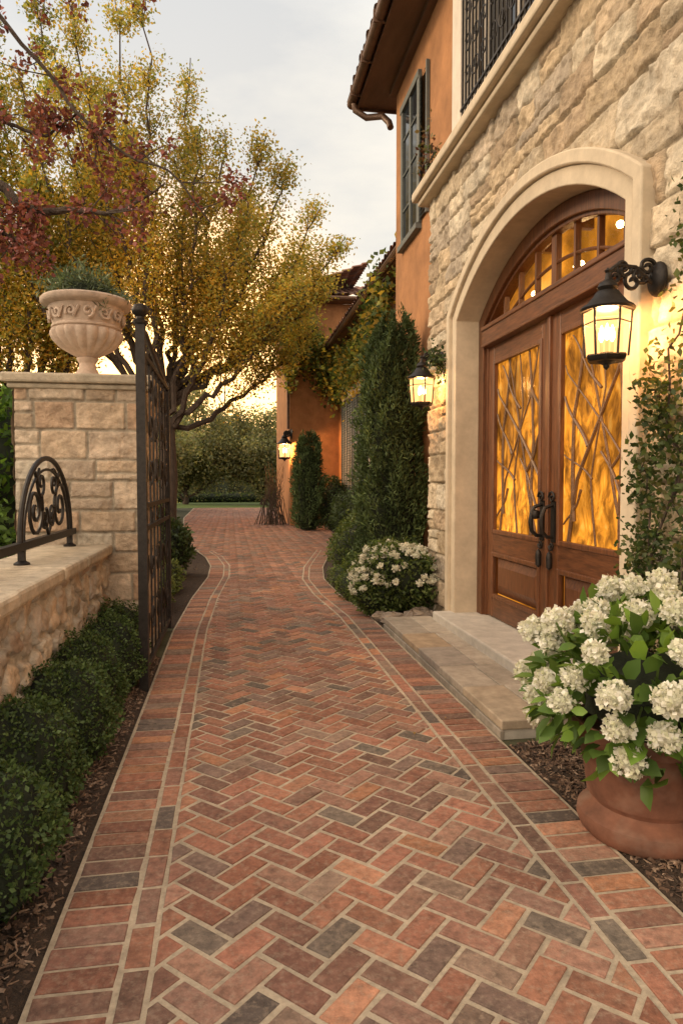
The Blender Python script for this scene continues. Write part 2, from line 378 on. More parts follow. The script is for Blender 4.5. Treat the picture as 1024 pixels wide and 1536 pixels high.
while y<15:
    d=.214
    for f,s in ((Lx,1),(Rx,-1)):
        a0,a1=f(y+.009),f(y+d-.009)
        if s>0: brick([(a0+.245,y+.009),(a0+.318,y+.009),(a1+.318,y+d-.009),(a1+.245,y+d-.009)],y>9)
        else: brick([(a0-.318,y+.009),(a0-.245,y+.009),(a1-.245,y+d-.009),(a1-.318,y+d-.009)],y>9)
    y+=d
bk.build('bricks',M_brick,path)
mb=MB(); ys=np.linspace(.5,42.2,180); V=[]
for y in ys: V+= [(float(Lx(y))-.012,y,.0155),(float(Rx(y))+.012,y,.0155)]
V2=[(x,y,0) for x,y,z in V]; n=len(V)
F=[(2*i,2*i+1,2*i+3,2*i+2) for i in range(len(ys)-1)]
F+=[(n+2*i,2*i,2*i+2,n+2*i+2) for i in range(len(ys)-1)]+[(2*i+1,n+2*i+1,n+2*i+3,2*i+3) for i in range(len(ys)-1)]
mb.add(V+V2,F); mb.build('mortar_bed',M_mortar,path)
P=np.stack([RNG.uniform(-.6,1.6,110),RNG.uniform(3,24,110),np.full(110,.027)],1)
V,F,C=leafquads(P,np.tile(np.array([0,0,1.]),(110,1)),.035,.5,palcol(110,[(.30,.18,.05),(.22,.10,.04),(.35,.25,.07)],.3),bias=6)
V[:,2]=np.clip(V[:,2],.0245,.035); npmesh('fallen_leaves',V,F,C,M_leaf)
# beds
def bed(name,x0,x1,y0,y1,fx0=None,fx1=None,res=.05,nchip=3000,amp=.03,zoff=.006):
    r=root(name); nx=max(3,int((x1-x0)/res)); ny=int((y1-y0)/res)
    A,B=np.meshgrid(np.linspace(0,1,nx),np.linspace(y0,y1,ny),indexing='ij')
    l=fx0(B) if fx0 else np.full_like(B,x0); rr=fx1(B) if fx1 else np.full_like(B,x1)
    X=l+(rr-l)*A; Z=zoff+amp*(vnoise(X,B,5,3)*.6+vnoise(X,B,14,4)*.4)*np.clip(np.minimum(A,1-A)*6,0,1)
    idx=np.arange(nx*ny).reshape(nx,ny)
    F=np.stack([idx[:-1,:-1],idx[1:,:-1],idx[1:,1:],idx[:-1,1:]],-1).reshape(-1,4)
    V=np.stack([X,B,Z],-1).reshape(-1,3)
    npmesh('soil',V,F,np.ones((len(V),3)),M_soil,r,True)
    c=MB(); u=RNG.random(nchip); yy=RNG.uniform(y0,y1,nchip)
    for i in range(nchip):
        Y=yy[i]; l=float(fx0(Y)) if fx0 else x0; q=float(fx1(Y)) if fx1 else x1; Xc=l+.02+(q-l-.04)*u[i]
        z=zoff+.006+amp*(float(vnoise(np.array(Xc),np.array(Y),5,3))*.6+.3)*min(1,min(u[i],1-u[i])*6)
        a=unit(RNG.normal(size=3)*np.array([1,1,.35])); b=unit(np.cross(a,RNG.normal(size=3)*.6+np.array([0,0,1.])))
        L=RNG.uniform(.012,.045); W=RNG.uniform(.005,.016); n_=unit(np.cross(a,b))*.003; o_=np.array([Xc,Y,z])
        Vv=[o_-a*L*.5-b*W*.3,o_+a*L*.5-b*W*.5,o_+a*L*.4+b*W*.5,o_-a*L*.5+b*W*.4]; Vv=Vv+[v+n_ for v in Vv]
        c.add(Vv,[(0,3,2,1),(4,5,6,7),(0,1,5,4),(1,2,6,5),(2,3,7,6),(3,0,4,7)],np.array(random.choice([(.12,.07,.045),(.07,.042,.028),(.20,.125,.08),(.05,.033,.024),(.30,.21,.15),(.16,.10,.07)])))
    c.build('bark_chips',M_chip,r)
bed('mulch_bed',1.54,2.24,.6,3.62,fx0=lambda y:Rx(y)+.014,nchip=8500)
bed('mulch_bed',-1.04,-.6,.6,5.98,fx1=lambda y:Lx(y)-.014,nchip=6000)
bed('mulch_bed',1.54,3.6,6.86,24,fx0=lambda y:Rx(y)+.014,nchip=1500,res=.15)
bed('mulch_bed',-3.2,-.6,7.2,24,fx1=lambda y:Lx(y)-.014,nchip=800,res=.2)
mb=MB(); mb.add([(-14,42.3,.004),(16,42.3,.004),(16,70,.004),(-14,70,.004)],[(0,1,2,3)]); mb.build('lawn',M_grass)
# ------------------------------------------------------------------ stone house
house=root('stone_house')
yc,half,RR,zc=5.085,1.465,2.396,1.204
def archpath(off,zb,n=24):
    hw=half+off; r=RR+off; a=math.asin(min(1,hw/r)); pts=[(yc-hw,zb)]
    for i in range(n+1):
        t=-a+2*a*i/n; pts.append((yc+r*math.sin(t),zc+r*math.cos(t)))
    pts.append((yc+hw,zb)); return pts
def archring(mb,o0,o1,x0,x1,zb):
    A=archpath(o0,zb);B=archpath(o1,zb);n=len(A)
    V=[(x0,y,z) for y,z in A]+[(x0,y,z) for y,z in B]+[(x1,y,z) for y,z in A]+[(x1,y,z) for y,z in B]
    F=[]
    for i in range(n-1):
        F+=[(i,i+1,n+i+1,n+i),(2*n+i,3*n+i,3*n+i+1,2*n+i+1),(i,2*n+i,2*n+i+1,i+1),(n+i,n+i+1,3*n+i+1,3*n+i)]
    F+=[(0,n,3*n,2*n),(n-1,3*n-1,4*n-1,2*n-1)]
    mb.add(V,F)
FY0,FY1=.8,7.6
def amask(u,v):
    y=FY0+u; z=v; hw=half+.13; r=RR+.13
    return (np.abs(y-yc)<hw)&(((y-yc)**2+(z-zc)**2<r*r)|(z<zc+1))
SP=[(.56,.46,.33),(.49,.38,.26),(.60,.51,.38),(.46,.38,.29),(.53,.41,.27),(.61,.53,.41),(.44,.33,.22)]
panel('facade_stone',(2.27,FY0,0),(0,1,0),(0,0,1),(-1,0,0),FY1-FY0,4.66,.013,'ashlar',SP,house,depth=.040,lo=.19,hi=.33,bl=.30,bh=.78,joint=.013,mask=amask,mortar=(.32,.26,.18),split=.22,seed=21,warp=.008,rnd=.009,rough_=1.7)
panel('facade_end_stone',(2.27,FY1,0),(1,0,0),(0,0,1),(0,1,0),.4,4.66,.03,'ashlar',SP,house,depth=.045,lo=.2,hi=.34,bl=.28,bh=.4,seed=22)
mb=MB(); archring(mb,0,.12,2.205,2.56,.1); mb.build('arch_surround',M_cast,house,smooth=True,bevel=.008)
mb=MB(); archring(mb,.12,.21,2.17,2.35,.1); mb.build('arch_moulding',M_cast,house,smooth=True,bevel=.012)
mb=MB(); mb.box(2.3,2.6,FY0,3.45,0,4.66); mb.box(2.3,2.6,6.73,FY1-.005,0,4.66); mb.box(2.3,2.6,3.45,6.73,3.83,4.66)
mb.box(2.6,9,FY0,3.45,0,4.6);mb.box(3.1,9,3.45,7.6,0,4.6)
mb.build('masonry_core',M_cast,house)
mb=MB(); mb.box(2.12,2.62,FY0,7.68,4.64,4.70); mb.box(2.06,2.64,FY0,7.73,4.70,4.80); mb.box(2.14,2.63,FY0,7.66,4.80,4.87)
mb.build('cornice',M_cast,house,bevel=.02)
mb=MB(); SX=2.5
mb.box(SX,9,FY1+.003,10.27,0,4.7)
mb.box(SX+.002,9,7.2,10.27,4.7,7.4); mb.box(SX+.001,9,FY0,4.97,4.72,7.4); mb.box(SX+.001,9,4.97,7.2,7.15,7.4); mb.box(SX+.35,9,4.97,7.2,4.72,7.15)
mb.build('stucco_walls',M_stucco,house)
mb=MB(); mb.box(2.38,2.6,6.98,7.26,4.87,7.3); mb.box(2.38,2.6,4.9,5.1,4.87,7.3); mb.box(2.38,2.6,5.1,6.98,7.03,7.3)
mb.box(2.62,2.70,6.84,6.98,4.87,7.03);mb.box(2.62,2.70,6.05,6.15,4.87,7.03);mb.box(2.62,2.7,5.1,5.25,4.87,7.03)
mb.build('balcony_window_frame',M_white,house,bevel=.008)
mb=MB(); mb.box(2.66,2.68,5.1,7.05,4.87,7.03); mb.build('balcony_window_glass',M_glass,house)
mb=MB()
for i in range(20):
    y=4.9+i*.092; 
    if y<6.65: mb.box(2.285,2.30,y,y+.014,4.95,6.6)
for z in (4.95,5.2,6.3,6.6): mb.box(2.28,2.305,4.85,6.7,z,z+.022)
def spiral(mb,c,eu,ev,r0,turns,rad,sgn=1,start=0,n=26):
    c=np.array(c);eu=np.array(eu,float);ev=np.array(ev,float)
    pts=[]
    for i in range(n):
        t=i/(n-1); a=start+sgn*turns*2*math.pi*t; r=r0*(1-t*.85)
        pts.append(c+eu*r*math.cos(a)+ev*r*math.sin(a))
    mb.tube(pts,rad,5)
for i in range(8):
    for z in (5.45,5.75,6.05): 
        spiral(mb,(2.29,5.0+i*.215,z),(0,1,0),(0,0,1),.1,1.4,.008,1 if i%2 else -1,start=i)
for yy in (4.85,6.68):
    for z in (4.96,6.6): mb.box(2.28,2.5,yy,yy+.02,z,z+.022)
mb.build('balcony_grille',M_iron,house)
mb=MB(); mb.box(2.45,2.53,8.88,9.86,6.82,6.92); mb.box(2.42,2.53,8.86,9.88,4.86,4.94); mb.box(2.46,2.53,8.9,8.98,4.94,6.82); mb.box(2.46,2.53,9.76,9.84,4.94,6.82)
mb.box(2.47,2.53,9.34,9.4,4.94,6.82)
for z in (5.4,5.9,6.4): mb.box(2.475,2.53,8.98,9.76,z,z+.025)
mb.build('upper_window_frame',M_shut,house,bevel=.005)
mb=MB(); mb.box(2.49,2.51,8.98,9.76,4.94,6.82); mb.build('upper_window_glass',M_glass,house)
mb=MB()
for y0 in (8.5,):
    mb.box(2.455,2.495,y0,y0+.04,4.94,6.82);mb.box(2.455,2.495,y0+.34,y0+.38,4.94,6.82)
    for i in range(34):
        z=4.97+i*.054; mb.add([(2.46,y0+.04,z),(2.46,y0+.34,z),(2.49,y0+.34,z+.05),(2.49,y0+.04,z+.05)],[(0,1,2,3)])
mb.build('shutter',M_shut,house)
mb=MB(); mb.box(2.02,2.55,.5,10.8,7.40,7.45); mb.box(2.55,9,10.27,10.8,7.401,7.45)
mb.box(2.4,2.5,.8,10.3,7.32,7.4)
mb.build('eave_soffit',M_soffit,house)
mb=MB(); mb.box(1.99,2.02,.5,10.83,7.36,7.56); mb.box(2.02,9,10.8,10.83,7.36,7.56)
mb.tube([(1.92,.5,7.46),(1.92,10.86,7.46)],.075,12)
mb.tube([(1.86,.5,7.5),(1.86,10.86,7.5)],.015,6)
for i in range(12): mb.box(1.83,2.0,1.2+i*.84,1.225+i*.84,7.375,7.53)
mb.tube([(1.93,10.7,7.42),(1.95,10.7,7.30),(2.12,10.66,7.18),(2.34,10.5,7.14),(2.42,10.4,7.0),(2.43,10.35,6.9)],.05,10)
mb.build('gutter',M_bronze,house,smooth=True)
def tileroof(name,parent,o,eu,ev,wu,lv,seed=3,pit=.26,res=.035):
    o,eu,ev=[np.array(a,float) for a in (o,eu,ev)]; n_=np.cross(eu,ev); n_/=np.linalg.norm(n_)
    if n_[2]<0: n_=-n_
    nu=int(wu/res)+1; nv=int(lv/.06)+1
    U,V=np.meshgrid(np.linspace(0,wu,nu),np.linspace(0,lv,nv),indexing='ij')
    H=.075*np.abs(np.sin(math.pi*U/pit))**.7; row=np.floor(V/.36); fr=V/.36-row
    H=H+.05*(1-fr)+.012*np.sin(row*5+np.floor(U/pit)*3)
    colr=np.random.default_rng(seed).random((400,400)); q=colr[np.floor(U/pit).astype(int)%400,row.astype(int)%400]
    pal=np.array([(.26,.11,.07),(.18,.09,.065),(.32,.15,.09),(.14,.09,.07),(.30,.18,.125)])
    C=pal[(q*5).astype(int)%5]*(.8+.4*q[...,None])*(.6+.4*np.clip(np.abs(np.sin(math.pi*U/pit))*1.5,0,1))[...,None]
    X=o+U[...,None]*eu+V[...,None]*ev+H[...,None]*n_
    idx=np.arange(nu*nv).reshape(nu,nv); F=np.stack([idx[:-1,:-1],idx[1:,:-1],idx[1:,1:],idx[:-1,1:]],-1).reshape(-1,4)
    npmesh(name,X.reshape(-1,3),F,C.reshape(-1,3),M_tile,parent)
s=unit(np.array([1,0,.42]))
tileroof('main_roof',house,(1.93,.5,7.58),(0,1,0),s,10.35,4.5,res=.06)
# ---- door
mb=MB(); archring(mb,-.13,-.002,2.44,2.60,.2); archring(mb,-.16,-.10,2.475,2.56,.2); mb.build('door_frame',M_wood,house,smooth=True,bevel=.006)
mb=MB(); mb.box(2.42,2.6,3.76,6.41,2.83,2.99); mb.box(2.405,2.5,3.76,6.41,2.97,3.01); mb.box(2.41,2.5,3.76,6.41,2.815,2.84)
mb.build('transom_bar',M_woodh,house,bevel=.008)
A=[(2.53,y,z) for y,z in archpath(-.11,2.98)]
mb=MB(); mb.add(A,[tuple(range(len(A)))]); mb.build('transom_glass',M_clear,house)
mb=MB(); mb.add([(3.06,3.46,.2),(3.06,6.72,.2),(3.06,6.72,3.82),(3.06,3.46,3.82)],[(0,1,2,3)]); mb.add([(2.61,6.71,.2),(3.06,6.71,.2),(3.06,6.71,3.82),(2.61,6.71,3.82)],[(0,1,2,3)]); mb.build('emissive_room_wall',M_room,house)
mb=MB(); mb.add([(2.6,3.46,3.82),(3.06,3.46,3.82),(3.06,6.72,3.82),(2.6,6.72,3.82)],[(0,1,2,3)])
for yy in np.arange(3.6,6.7,.62): mb.box(2.7,3.05,yy,yy+.06,3.66,3.81)
mb.build('room_ceiling',M_woodh,house)
mb=MB()
for (yy,zz,rr) in ((4.45,3.33,.035),(4.75,3.42,.03),(5.35,3.30,.05),(5.75,3.42,.03),(6.2,3.3,.03)):
    mb.lathe([(.001,-rr),(rr*.7,-rr*.7),(rr,0),(rr*.7,rr*.7),(.001,rr)],2.86,yy,zz,12)
mb.build('chandelier_bulbs',M_flame,house,smooth=True)
mb=MB(); 
def archz(y,off): return zc+math.sqrt((RR+off)**2-(y-yc)**2)
for i in range(1,8):
    y=3.78+i*(2.61/8); w=.04 if i==4 else .014; mb.box(2.505,2.55,y-w,y+w,2.98,archz(y,-.12))
pts=[(2.52,yy,archz(yy,-.13)-.25) for yy in np.linspace(3.9,6.27,20) if archz(yy,-.13)-.25>3.0]
mb.tube(pts,.014,6)
mb.build('transom_muntins',M_wood,house)
for k,(y0,y1) in enumerate(((3.76,5.08),(5.09,6.41))):
    mb=MB(); st=.15
    mb.box(2.49,2.55,y0,y0+st,.21,2.82); mb.box(2.49,2.55,y1-st,y1,.21,2.82)
    mb.build('door_stiles',M_wood,house,bevel=.006)
    mb=MB(); mb.box(2.492,2.55,y0+st,y1-st,2.66,2.82); mb.box(2.492,2.55,y0+st,y1-st,.83,1.03); mb.box(2.492,2.55,y0+st,y1-st,.21,.41)
    mb.build('door_rails',M_woodh,house,bevel=.006)
    a,b=y0+st,y1-st
    mb=MB()
    for (z0,z1) in ((1.03,2.66),(.41,.83)):
        mb.box(2.475,2.52,a-.012,a+.03,z0-.01,z1+.01);mb.box(2.475,2.52,b-.03,b+.012,z0-.01,z1+.01)
        mb.box(2.477,2.52,a+.03,b-.03,z0-.012,z0+.03);mb.box(2.477,2.52,a+.03,b-.03,z1-.03,z1+.012)
    mb.build('door_moulding',M_wood,house,bevel=.008)
    mb=MB()
    z0,z1=.44,.80; i_=.09
    V=[(2.535,a+.03,z0),(2.535,b-.03,z0),(2.535,b-.03,z1),(2.535,a+.03,z1),(2.50,a+.03+i_,z0+i_),(2.50,b-.03-i_,z0+i_),(2.50,b-.03-i_,z1-i_),(2.50,a+.03+i_,z1-i_)]
    mb.add(V,[(4,5,6,7),(0,1,5,4),(1,2,6,5),(2,3,7,6),(3,0,4,7)]); mb.build('raised_panel',M_wood,house)
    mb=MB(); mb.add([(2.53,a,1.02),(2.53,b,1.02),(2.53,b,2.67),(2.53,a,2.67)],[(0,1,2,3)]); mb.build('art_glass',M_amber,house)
    mb=MB(); random.seed(40+k)
    def br(p,r=.011):
        pts=[]
        for j in range(13):
            t=j/12; x=np.interp(t,np.linspace(0,1,len(p)),[q[0] for q in p]); z=np.interp(t,np.linspace(0,1,len(p)),[q[1] for q in p])
            pts.append((2.515,a+.03+(b-a-.06)*min(.99,max(.01,x+.03*math.sin(5*t+p[0][1]*9))),1.06+1.57*z))
        mb.tube(pts,[r*(1.15-.5*j/12) for j in range(13)],6)
    for p in ([(.1,0),(.3,.35),(.75,1)],[(.9,0),(.75,.3),(.25,.75),(.12,1)],[(.5,0),(.55,.3),(.4,.7),(.5,1)],[(.3,.35),(.02,.55)],[(.65,.45),(.98,.7)],[(.2,.8),(.0,.62)],[(.55,.3),(.98,.42)],[(.45,.7),(.9,.98)],[(.02,.12),(.45,.42)],[(.7,.25),(.97,.08)],[(.2,0),(.15,.5),(.3,1)],[(.8,.1),(.85,.6),(.7,1)],[(.0,.3),(.6,.62),(1,.85)]):
        br(p,random.uniform(.007,.015))
    mb.build('glass_branch_tracery',M_tracery,house,smooth=True)
mb=MB(); mb.box(2.465,2.50,5.06,5.11,.22,2.81); mb.build('astragal',M_wood,house,bevel=.006)
mb=MB()
for y in (4.99,5.18):
    mb.box(2.474,2.492,y-.035,y+.035,1.04,1.36)
    mb.tube([(2.47,y,1.33),(2.41,y,1.31),(2.385,y,1.25),(2.38,y,1.19),(2.39,y,1.12),(2.43,y,1.08),(2.47,y,1.08)],[.014,.016,.017,.021,.017,.015,.013],8)
    spiral(mb,(2.465,y,1.39),(0,1,0),(0,0,1),.05,1.3,.01)
    spiral(mb,(2.465,y,1.01),(0,1,0),(0,0,1),.04,1.3,.009,-1)
    mb.lathe([(.004,-.10),(.024,-.08),(.026,0),(.02,.03),(.004,.05)],2.45,y,.92,10)
mb.lathe([(.001,-.04),(.03,-.03),(.04,0),(.03,.03),(.001,.04)],2.42,5.18,1.25,12)
mb.build('door_handles',M_iron,house,smooth=True)
mb=MB(); mb.box(2.02,2.56,3.50,6.68,.1,.2); mb.build('door_sill',M_sill,house,bevel=.015)
# steps
step=root('entry_step'); random.seed(5)
mb=MB(); y=3.72
while y<6.85:
    y2=min(6.85,y+random.uniform(.5,.8)); 
    if 6.85-y2<.3: y2=6.85
    sp=random.uniform(1.78,1.86)
    for x0,x1 in ((1.545,sp),(sp,2.05)):
        c=np.array(random.choice([(.44,.33,.22),(.42,.36,.29),(.48,.34,.19),(.37,.32,.27),(.50,.40,.29)]))*random.uniform(.85,1.15)
        mb.box(x0+.003,x1-.003,y+.003,y2-.003,.06,.117+random.uniform(-.002,.002),c)
    y=y2
mb.build('flagstones',M_flag,step,bevel=.008)
mb=MB(); mb.box(1.56,2.25,3.735,6.84,0,.085); mb.build('step_riser',M_sill,step)
mb=MB(); y=3.72
while y<6.8:
    y2=min(6.85,y+random.uniform(.35,.6)); mb.box(1.538,1.565,y+.004,y2-.004,0,.058,np.array((.36,.31,.25))*random.uniform(.8,1.2)); y=y2
mb.build('riser_facing',M_flag,step,bevel=.004)
# ------------------------------------------------------------------ lanterns
def lantern(loc,wallx,sc=1.0,power=14):
    r=root('wall_lantern'); x,y,z=loc; mb=MB(); gl=MB(); fl=MB()
    def hexr(rad,zz): return [(x+rad*sc*math.cos(math.pi/6+k*math.pi/3),y+rad*sc*math.sin(math.pi/6+k*math.pi/3),z+zz*sc) for k in range(6)]
    mb.lathe([(.155,.12),(.162,.135),(.15,.15),(.118,.17),(.085,.21),(.065,.24),(.05,.245),(.062,.265),(.05,.29),(.02,.31),(.012,.35),(.022,.365),(.001,.385)],x,y,z,24,sc=sc)
    mb.lathe([(.11,-.18),(.125,-.165),(.13,-.15),(.122,-.14)],x,y,z,6,sc=sc)
    mb.lathe([(.001,-.23),(.018,-.215),(.02,-.2),(.06,-.18)],x,y,z,16,sc=sc)
    T=hexr(.14,.125);B=hexr(.122,-.15)
    for k in range(6):
        mb.tube([B[k],T[k]],.0075*sc,6); mb.tube([T[k],T[(k+1)%6]],.009*sc,6)
        q0=np.array(B[k])*.28+np.array(T[k])*.72;q1=np.array(B[(k+1)%6])*.28+np.array(T[(k+1)%6])*.72
        mb.tube([q0,q1],.004*sc,5)
    t=hexr(.137,.12);b=hexr(.119,-.145); gl.add(t+b,[(k,(k+1)%6,6+(k+1)%6,6+k) for k in range(6)])
    for k in range(3):
        a=k*2.1; cx=x+.035*sc*math.cos(a); cy=y+.035*sc*math.sin(a)
        mb.lathe([(.011,-.15),(.011,-.06)],cx,cy,z,8,sc=sc)
        fl.lathe([(.003,-.06),(.018,-.035),(.017,-.005),(.003,.045)],cx,cy,z,8,sc=sc)
    wx=wallx; zt=z+.33*sc
    mb.tube([(wx-.01,y,zt-.03),(wx-.06,y,zt+.0),(x+(wx-x)*.55,y,zt+.055),(x+.06*sc,y,zt+.06),(x+.01,y,zt+.03),(x,y,z+.29*sc)],.015*sc,8)
    for (f,dz,rr,sg) in ((.5,-.02,.07,1),(.3,.05,.055,-1),(.8,.06,.055,1),(.15,.0,.05,1),(.65,.02,.06,-1)):
        spiral(mb,(x+(wx-x)*f,y,zt+dz),(1,0,0),(0,0,1),rr*sc,1.5,.013*sc,sg)
    V=[];n=20
    for q,(rad,xx) in enumerate(((.001,-.035),(.05,-.03),(.075,-.015),(.085,0),(.085,.012))):
        for k in range(n):
            a=2*math.pi*k/n; V.append((wx+xx,y+rad*sc*math.cos(a),zt+rad*1.25*sc*math.sin(a)))
    mb.add(V,[(i*n+k,i*n+(k+1)%n,(i+1)*n+(k+1)%n,(i+1)*n+k) for i in range(4) for k in range(n)])
    mb.build('iron_body',M_iron,r,smooth=True); gl.build('glass_panes',M_lampglass,r); fl.build('candle_bulbs',M_flame,r,smooth=True)
    ld=bpy.data.lights.new('lamp','POINT'); ld.energy=power; ld.color=(1,.47,.15); ld.shadow_soft_size=.05
    lo=bpy.data.objects.new('lamp_light',ld); link(lo,r); lo.location=(x,y,z+.06*sc)
lantern((1.94,3.33,2.29),2.22,.86,80)
lantern((2.02,7.12,2.50),2.23,.95,75)
# ------------------------------------------------------------------ wing house
wing=root('stucco_house')
mb=MB(); mb.box(3.8,11,11,24.0,0,6.0); mb.box(2.06,11,24.003,31,0,7.8); mb.build('walls',M_stucco,wing)
mb=MB(); mb.box(3.3,3.8,11,24.4,6.0,6.06); mb.box(1.6,11,23.5,24,7.8,7.86); mb.box(1.6,2.06,24,31,7.8,7.86); mb.build('soffit',M_soffit,wing)
mb=MB(); mb.tube([(3.26,11,6.08),(3.26,23.9,6.08)],.08,8); mb.tube([(1.55,23.45,7.88),(11,23.45,7.88)],.07,8)
mb.tube([(2.0,23.95,3.4),(2.0,23.95,7.7)],.05,8); mb.tube([(3.72,15.2,0),(3.72,15.2,5.9)],.05,8); mb.build('gutters',M_bronze,wing,smooth=True)
s=unit(np.array([1,0,.30])); tileroof('wing_roof',wing,(3.2,11,6.1),(0,1,0),s,13,4)
s=unit(np.array([0,1,.36])); tileroof('rear_roof',wing,(1.5,23.4,7.9),(1,0,0),s,9.5,4,seed=8)
s=unit(np.array([1,0,.36])); tileroof('rear_roof_side',wing,(1.5,23.4,7.89),(0,1,0),s,7.5,3.5,seed=9)
mb=MB(); Y0,Y1=18.3,23.0
mb.box(3.70,3.82,Y0,Y1,4.2,4.5); mb.box(3.66,3.82,Y0-.1,Y1+.1,.95,1.08); mb.box(3.74,3.82,Y0,Y0+.18,1.08,4.2);mb.box(3.74,3.82,Y1-.18,Y1,1.08,4.2)
mb.build('window_surround',M_cast,wing,bevel=.01)
mb=MB(); mb.box(3.77,3.79,Y0+.18,Y1-.18,1.08,4.2); mb.build('window_glass',M_glass,wing)
mb=MB()
for y0 in (Y0+.2,Y0+1.25,Y1-2.2,Y1-1.2):
    for yy in (y0,y0+.42,y0+.9): mb.box(3.68,3.73,yy,yy+.07,1.1,4.15)
    for i in range(38):
        z=1.14+i*.078; mb.add([(3.69,y0+.05,z),(3.69,y0+.9,z),(3.72,y0+.9,z+.07),(3.72,y0+.05,z+.07)],[(0,1,2,3)])
mb.build('shutters',M_shut,wing)
lantern((1.85,23.75,2.65),2.1,1.7,600)
# ------------------------------------------------------------------ left pillar, wall
pil=root('stone_pillar'); PX0,PX1,PY0,PY1=-1.757,-.727,6.04,7.05
PP=[(.53,.40,.28),(.59,.47,.35),(.44,.29,.19),(.56,.43,.31),(.50,.39,.29),(.61,.53,.42),(.48,.33,.22)]
kw=dict(depth=.024,lo=.16,hi=.28,bl=.22,bh=.46,joint=.016,mortar=(.40,.34,.26),split=.1,warp=.006,rnd=.008,rough_=1.5)
panel('front_stone',(PX0,PY0,0),(1,0,0),(0,0,1),(0,-1,0),PX1-PX0,2.29,.009,'ashlar',PP,pil,seed=31,**kw)
panel('side_stone',(PX1,PY0,0),(0,1,0),(0,0,1),(1,0,0),PY1-PY0,2.29,.012,'ashlar',PP,pil,seed=31,**kw)
panel('left_stone',(PX0,PY0,0),(0,1,0),(0,0,1),(-1,0,0),PY1-PY0,2.29,.03,'ashlar',PP,pil,seed=33,**kw)
mb=MB(); mb.box(PX0+.002,PX1-.002,PY0+.002,PY1,0,2.29); mb.build('core',M_cap,pil)
mb=MB(); mb.box(PX0-.05,PX1+.05,PY0-.05,PY1+.05,2.285,2.33); mb.box(PX0-.09,PX1+.085,PY0-.09,PY1+.09,2.33,2.41); mb.build('cap',M_cap,pil,bevel=.018)
wall=root('garden_wall')
WP=[(.50,.38,.27),(.44,.35,.26),(.56,.47,.36),(.38,.27,.19),(.50,.42,.34),(.56,.43,.30)]
panel('rubble_stone',(-1.06,.6,0),(0,1,0),(0,0,1),(1,0,0),5.44,.9,.010,'vor',WP,wall,depth=.036,joint=.026,cell=.20,mortar=(.50,.45,.37),seed=41,warp=.03,rnd=.012,rough_=1.6)
mb=MB(); mb.box(-1.5,-1.062,.6,6.03,0,.9); mb.build('core',M_cap,wall)
random.seed(3); y=.6
capv=MB()
while y<6.0:
    y2=min(6.03,y+random.uniform(.6,1.0)); 
    if 6.03-y2<.3: y2=6.03
    capv.box(-1.56,-.995+random.uniform(-.008,.008),y+.003,y2-.003,.9,.985+random.uniform(-.003,.003)); y=y2
capv.build('cap',M_cap,wall,bevel=.022)
orn=root('iron_wall_ornament'); mb=MB(); X=-1.3
def arc(cy,cz,ry,rz,a0,a1,n=24,x=X): return [(x,cy+ry*math.cos(a0+(a1-a0)*i/(n-1)),cz+rz*math.sin(a0+(a1-a0)*i/(n-1))) for i in range(n)]
cy=5.2
mb.tube(arc(cy,1.13,.68,.55,0,math.pi),.018,8); mb.tube(arc(cy,1.13,.6,.47,0,math.pi),.010,6)
mb.box(X-.025,X+.025,.7,5.98,1.08,1.13)
for s_ in (-1,1):
    spiral(mb,(X,cy+s_*.33,1.32),(0,1,0),(0,0,1),.19,1.8,.013,s_,start=.5)
    spiral(mb,(X,cy+s_*.17,1.5),(0,1,0),(0,0,1),.11,1.5,.011,-s_,start=2)
    mb.tube([(X,cy,1.13),(X,cy+s_*.15,1.3),(X,cy+s_*.32,1.58)],.011,6)
    spiral(mb,(X,cy+s_*.1,1.25),(0,1,0),(0,0,1),.09,1.4,.011,s_,start=1)
for yy in (.9,1.9,2.9,3.9,4.55,5.85):
    mb.box(X-.02,X+.02,yy-.02,yy+.02,.98,1.1); mb.lathe([(.05,0),(.05,.012),(.02,.03)],X,yy,.985,12)
for yy in np.arange(1.3,4.3,.5): spiral(mb,(X,yy,1.24),(0,1,0),(0,0,1),.11,1.5,.010,1 if int(yy*2)%2 else -1)
mb.build('ironwork',M_iron,orn,smooth=True)
# urn
urn=root('stone_urn'); mb=MB(); ux,uy=-1.27,6.52
prof=[(.17,0),(.17,.035),(.15,.05),(.10,.085),(.075,.13),(.07,.17),(.09,.2),(.095,.215),(.08,.225),(.14,.255),(.23,.31),(.285,.37),(.305,.42),(.30,.45),(.285,.465),(.30,.475),(.30,.49),(.29,.50),(.30,.56),(.32,.63),(.325,.655),(.375,.675),(.39,.695),(.39,.72),(.375,.735),(.34,.74),(.33,.70),(.31,.68),(.0,.68)]
mb.lathe(prof,ux,uy,2.41,144,wob=lambda a,i:(.09*abs(math.sin(9*a))-.05) if 9<=i<=13 else 0)
for k in range(14):
    a=2*math.pi*k/14; c=np.array([ux+.318*math.cos(a),uy+.318*math.sin(a),2.41+.575]); t=np.array([-math.sin(a),math.cos(a),0])
    spiral(mb,c,t,(0,0,1),.052,1.3,.014,1 if k%2 else -1,start=k)
    mb.tube([c+t*.02+np.array([0,0,-.05]),c+t*.07+np.array([0,0,.045])],.012,5)
mb.build('bowl',M_urn,urn,smooth=True)
shrub('urn_plant',[(ux,uy,3.18,.31,.31,.21)],4200,.065,[(.10,.14,.08),(.15,.20,.12),(.08,.11,.07)],asp=.16,lump=.5,rmin=.5,core=.6)
